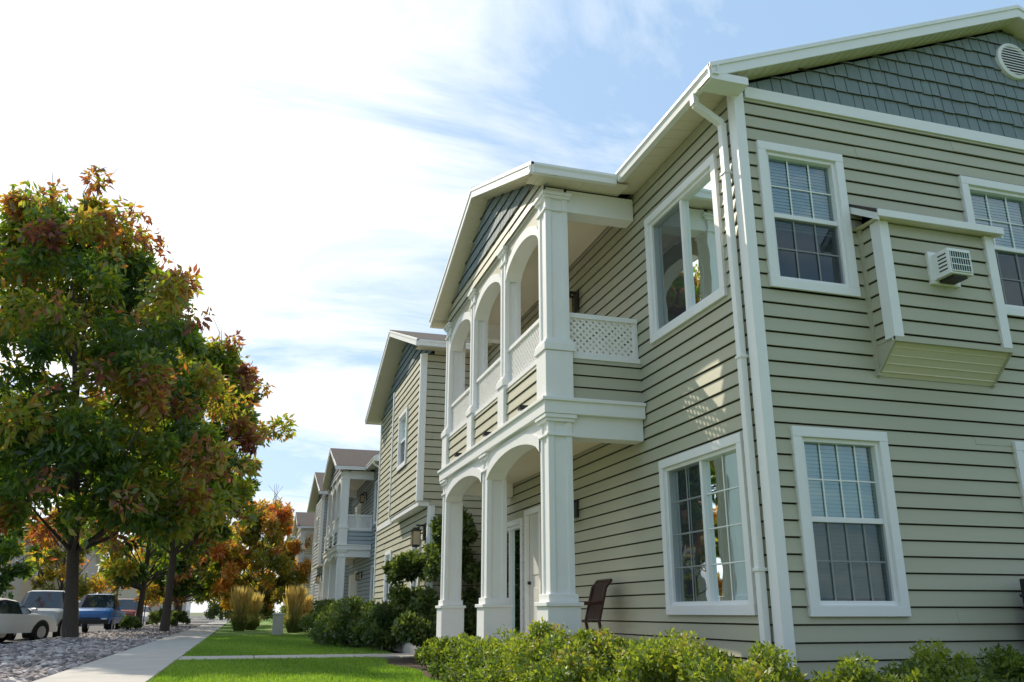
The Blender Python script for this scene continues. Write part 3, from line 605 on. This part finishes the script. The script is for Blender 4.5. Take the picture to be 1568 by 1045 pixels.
def turfmesh(name,n,x0,x1,y0,y1,h,keep=lambda x,y:np.ones_like(x,bool),pw=1.5):
    y=y0+(y1-y0)*rng.random(n)**pw; x=rng.uniform(x0,x1,n); k=keep(x,y); x,y=x[k],y[k]; n=len(x)
    a=rng.uniform(0,6.28,n); hh=h*rng.uniform(.5,1.3,n); wd=.006+.0004*y; le=rng.normal(0,.35,(n,2))*hh[:,None]
    b=np.stack([x,y,np.zeros(n)],1); wv=np.stack([np.cos(a)*wd,np.sin(a)*wd,np.zeros(n)],1); tp=b+np.column_stack([le,hh])
    V=np.stack([b-wv,b+wv,tp],1).reshape(-1,3); me=bpy.data.meshes.new(name); me.from_pydata(V.tolist(),[],np.arange(n*3).reshape(-1,3).tolist()); me.materials.append(turf)
    at=me.attributes.new('hue','FLOAT','FACE'); at.data.foreach_set('value',np.clip(rng.random(n)*.8+.15*np.sin(x*1.7+y*.6)+.1,0,1).astype(np.float32)); o=bpy.data.objects.new(name,me); scene.collection.objects.link(o)
turfmesh("grass",150000,-1.03,3.1,9.5,34,.05,lambda x,y:((y<17.38)|(y>18.72))&((x<2.5+.1*np.sin(y*2))|(y>18.8)))
# ------------------------------------------------------------------ vehicles
m_tire=mat("tire",(.02,.02,.02),.9,.2); m_rim=mat("wheel_rim",(.5,.5,.52),.3,.05,3,0,1,None,.5,.8); m_cg=mat("car_glass",(.03,.04,.05),.05,.2,2,0,1,None,.9); m_lamp=mat("headlight",(.75,.78,.8),.1,.05,3,0,1,None,.8); m_red=mat("tail_light",(.4,.02,.02),.2,.1)
m_plate=mat("licence_plate",(.6,.6,.6),.4,.05)
def car(name,x,y,rot,col,kind):
    E=empty(name,(x,y,-.15),rot); pm=mat("paint_"+name,col,.25,.03,3,0,1,None,.7); mb=MB()
    if kind=='sedan': st=[(-2.3,.75,.8,.78,.66),(-2.15,.92,.98,.86,.74),(-1.5,.95,1.04,.9,.74),(-.85,.95,1.38,.9,.6),(-.1,.94,1.45,.9,.6),(.45,.93,1.38,.9,.6),(1.1,.92,.99,.9,.74),(1.8,.84,.88,.87,.7),(2.2,.68,.72,.8,.62),(2.32,.5,.55,.7,.55)]; cab=(2,6); wb=1.38; wr=.33
    elif kind=='suv': st=[(-2.2,1.0,1.62,.88,.66),(-2.1,1.05,1.76,.92,.7),(-1,1.06,1.82,.93,.72),(0,1.06,1.82,.93,.72),(.35,1.06,1.78,.93,.7),(.95,1.06,1.14,.93,.82),(1.6,1.03,1.1,.9,.8),(2.05,.98,1.04,.86,.76),(2.15,.7,.9,.84,.74)]; cab=(0,5); wb=1.32; wr=.38
    else: st=[(-2.8,1.0,1.02,.93,.9),(-2.75,1.05,1.07,.95,.92),(-.9,1.05,1.08,.95,.92),(-.75,1.08,1.76,.95,.7),(.0,1.08,1.88,.95,.72),(.7,1.08,1.84,.95,.72),(1.35,1.08,1.2,.95,.84),(2.3,1.05,1.14,.93,.82),(2.7,.98,1.05,.9,.8),(2.78,.65,.9,.88,.78)]; cab=(2,6); wb=1.75; wr=.4
    zb=.32 if kind=='sedan' else .45
    secs=[]
    for (yy,zl,zt,wbl,wt) in st:
        z2=max(zb+.06,min(zl-.05,zb+.3)); half=[(wbl*.93,zb),(wbl,z2),(wbl,zl-.04),(wbl*.97,zl),(wt,zt-.05 if zt-zl>.2 else zt-.02),(wt*.8,zt),(0,zt+.01)]
        secs.append([(a,yy,b) for a,b in half]+[(-a,yy,b) for a,b in half[-2::-1]])
    nS=len(secs[0])
    for i in range(len(secs)-1):
        for j in range(nS-1):
            k=j if j<6 else nS-2-j; tall=(st[i][2]-st[i][1]>.25 or st[i+1][2]-st[i+1][1]>.25)
            slope=abs(st[i+1][2]-st[i][2])>.25
            g = tall and cab[0]<=i<cab[1] and (k==3 or (slope and k>=4))
            mb.poly([secs[i][j],secs[i][j+1],secs[i+1][j+1],secs[i+1][j]],m_cg if g else pm)
        mb.poly([secs[i][0],secs[i+1][0],secs[i+1][-1],secs[i][-1]],m_black)
    mb.poly(secs[0],pm); mb.poly(secs[-1],pm)
    if kind=='suv': mb.box(-.6,.6,-2.2-.02,-2.19,1.1,1.55,m_cg)
    yf=st[-1][0]; zf=st[-1][1]; hw=st[-1][3]
    mb.box(-hw*.98,hw*.98,yf-.05,yf+.1,zb,zb+.2,pm if kind=='sedan' else m_black)
    mb.box(-hw*.5,hw*.5,yf-.02,yf+.03,zb+.22,zf+.1,m_black)
    if kind!='sedan':
        for i in range(7): mb.box(-hw*.45+i*hw*.14,-hw*.45+i*hw*.14+.03,yf+.03,yf+.05,zb+.24,zf+.08,pm)
    for s in (-1,1):
        mb.box(s*hw*.75-.12,s*hw*.75+.12,yf-.04,yf+.045,zf-.1,zf+.07,m_lamp); mb.box(s*(st[0][3]-.12)-.08,s*(st[0][3]-.12)+.08,st[0][0]-.03,st[0][0]+.06,.75,1.0,m_red)
        mb.box(s*(st[4][3]+.09)-.08,s*(st[4][3]+.09)+.08,st[cab[1]][0]-.35,st[cab[1]][0]-.22,st[4][1]+.02,st[4][1]+.18,pm)
    mb.box(-.25,.25,st[0][0]-.03,st[0][0],.6,.75,m_plate); mb.box(-st[0][3],st[0][3],st[0][0]-.1,st[0][0]+.05,zb,zb+.2,m_black if kind!='sedan' else pm)
    mb.make("body",E,.02)
    mb=MB()
    for s in (-1,1):
        for yy in (-wb,wb):
            xx=s*.8
            mb.tube([(xx-.12,yy,wr),(xx+.12,yy,wr)],[wr,wr],m_tire,24); mb.tube([(xx-.125,yy,wr),(xx+.125,yy,wr)],[wr*.62,wr*.62],m_rim,12); mb.tube([(xx-.1,yy,wr+.03),(xx+.1,yy,wr+.03)],[wr+.05,wr+.05],m_black,24)
    mb.make("wheels",E)
car("parked_sedan",-8.1,34,math.radians(-30),(.75,.74,.7),'sedan')
car("parked_suv",-7.5,39.5,math.radians(180),(.42,.47,.52),'suv')
car("parked_pickup_truck",-7.0,50,math.radians(180),(.02,.14,.42),'pickup')
car("parked_suv",-7.3,63,math.radians(180),(.3,.05,.04),'suv'); car("parked_sedan",-7.3,72,math.radians(180),(.7,.7,.7),'sedan'); car("parked_sedan",-12.4,60,0,(.6,.6,.62),'sedan'); car("parked_suv",-12.4,75,0,(.05,.05,.06),'suv')
m_st=mat("stucco",(.55,.45,.38),.9,.06)
for (x,y,hh) in ((-30,70,5.5),(-28,95,6),(-20,140,6)):
    mb=MB(); mb.box(x,x+12,y,y+14,0,hh,m_st)
    for s in (0,1): slab(mb,[(x-.6,y-.6+s*15.2,hh),(x+12.6,y-.6+s*15.2,hh),(x+12.6,y+7,hh+2.6),(x-.6,y+7,hh+2.6)],.15,m_roof,m_white)
    mb.poly([(x+12,y,hh),(x+12,y+14,hh),(x+12,y+7,hh+2.5)],m_st)
    for k in range(3):
        for zz in (1,3.6): mb.box(x+11.95,x+12.04,y+2+k*4,y+3.4+k*4,zz,zz+1.3,m_white); mb.box(x+12.03,x+12.05,y+2.1+k*4,y+3.3+k*4,zz+.1,zz+1.2,m_cg)
        for zz in (1,3.6): mb.box(x+1.5+k*3.6,x+2.8+k*3.6,y-.04,y,zz,zz+1.3,m_white); mb.box(x+1.6+k*3.6,x+2.7+k*3.6,y-.05,y-.03,zz+.1,zz+1.2,m_cg)
    mb.make("stucco_house")
def post(x,y,h,n="sign_post"):
    mb=MB(); mb.tube([(x,y,-.1),(x,y,h)],[.03,.03],m_black,8); mb.box(x-.22,x+.22,y-.045,y-.03,h-.45,h,m_plate); mb.make(n)
post(-5.6,58,2.4); post(-4.5,66,2.4)
mb=MB(); mb.box(1.2,1.6,36.0,36.4,0,.75,m_conc); mb.box(1.17,1.63,35.97,36.43,.75,.8,m_plate); mb.make("utility_pedestal",None,.02)
def chair(x,y,z,rot):
    E=empty("patio_chair",(x,y,z),rot); mb=MB(); mc=mat("chair_paint",(.045,.018,.013),.4,.1)
    for sx in (-.25,.25):
        mb.tube([(sx,-.25,0),(sx,-.22,.42),(sx,-.25,.62)],[.018]*3,mc); mb.tube([(sx,.28,0),(sx,.2,.42),(sx,.3,.82),(sx,.37,.9)],[.02]*4,mc); mb.tube([(sx,-.26,.62),(sx,.24,.64)],[.022]*2,mc)
    for i in range(8): mb.box(-.25,.25,-.22+i*.055,-.18+i*.055,.41,.425,mc)
    for i in range(7): mb.hexa((-.235+i*.068,.2,.44),(.055,0,0),(0,.014,0),(0,.13,.44),mc)
    mb.tube([(-.25,.37,.9),(.25,.37,.9)],[.022]*2,mc)
    mb.make("frame",E)
chair(3.95,10.3,.32,math.radians(-93))
mb=MB(); mb.box(7.0,7.8,6.0,6.6,.0,1.15,m_black)
for i in range(9): mb.box(6.985,7.815,5.985,6.615,.1+i*.11,.13+i*.11,m_dark)
mb.make("air_conditioning_condenser",None,.01)
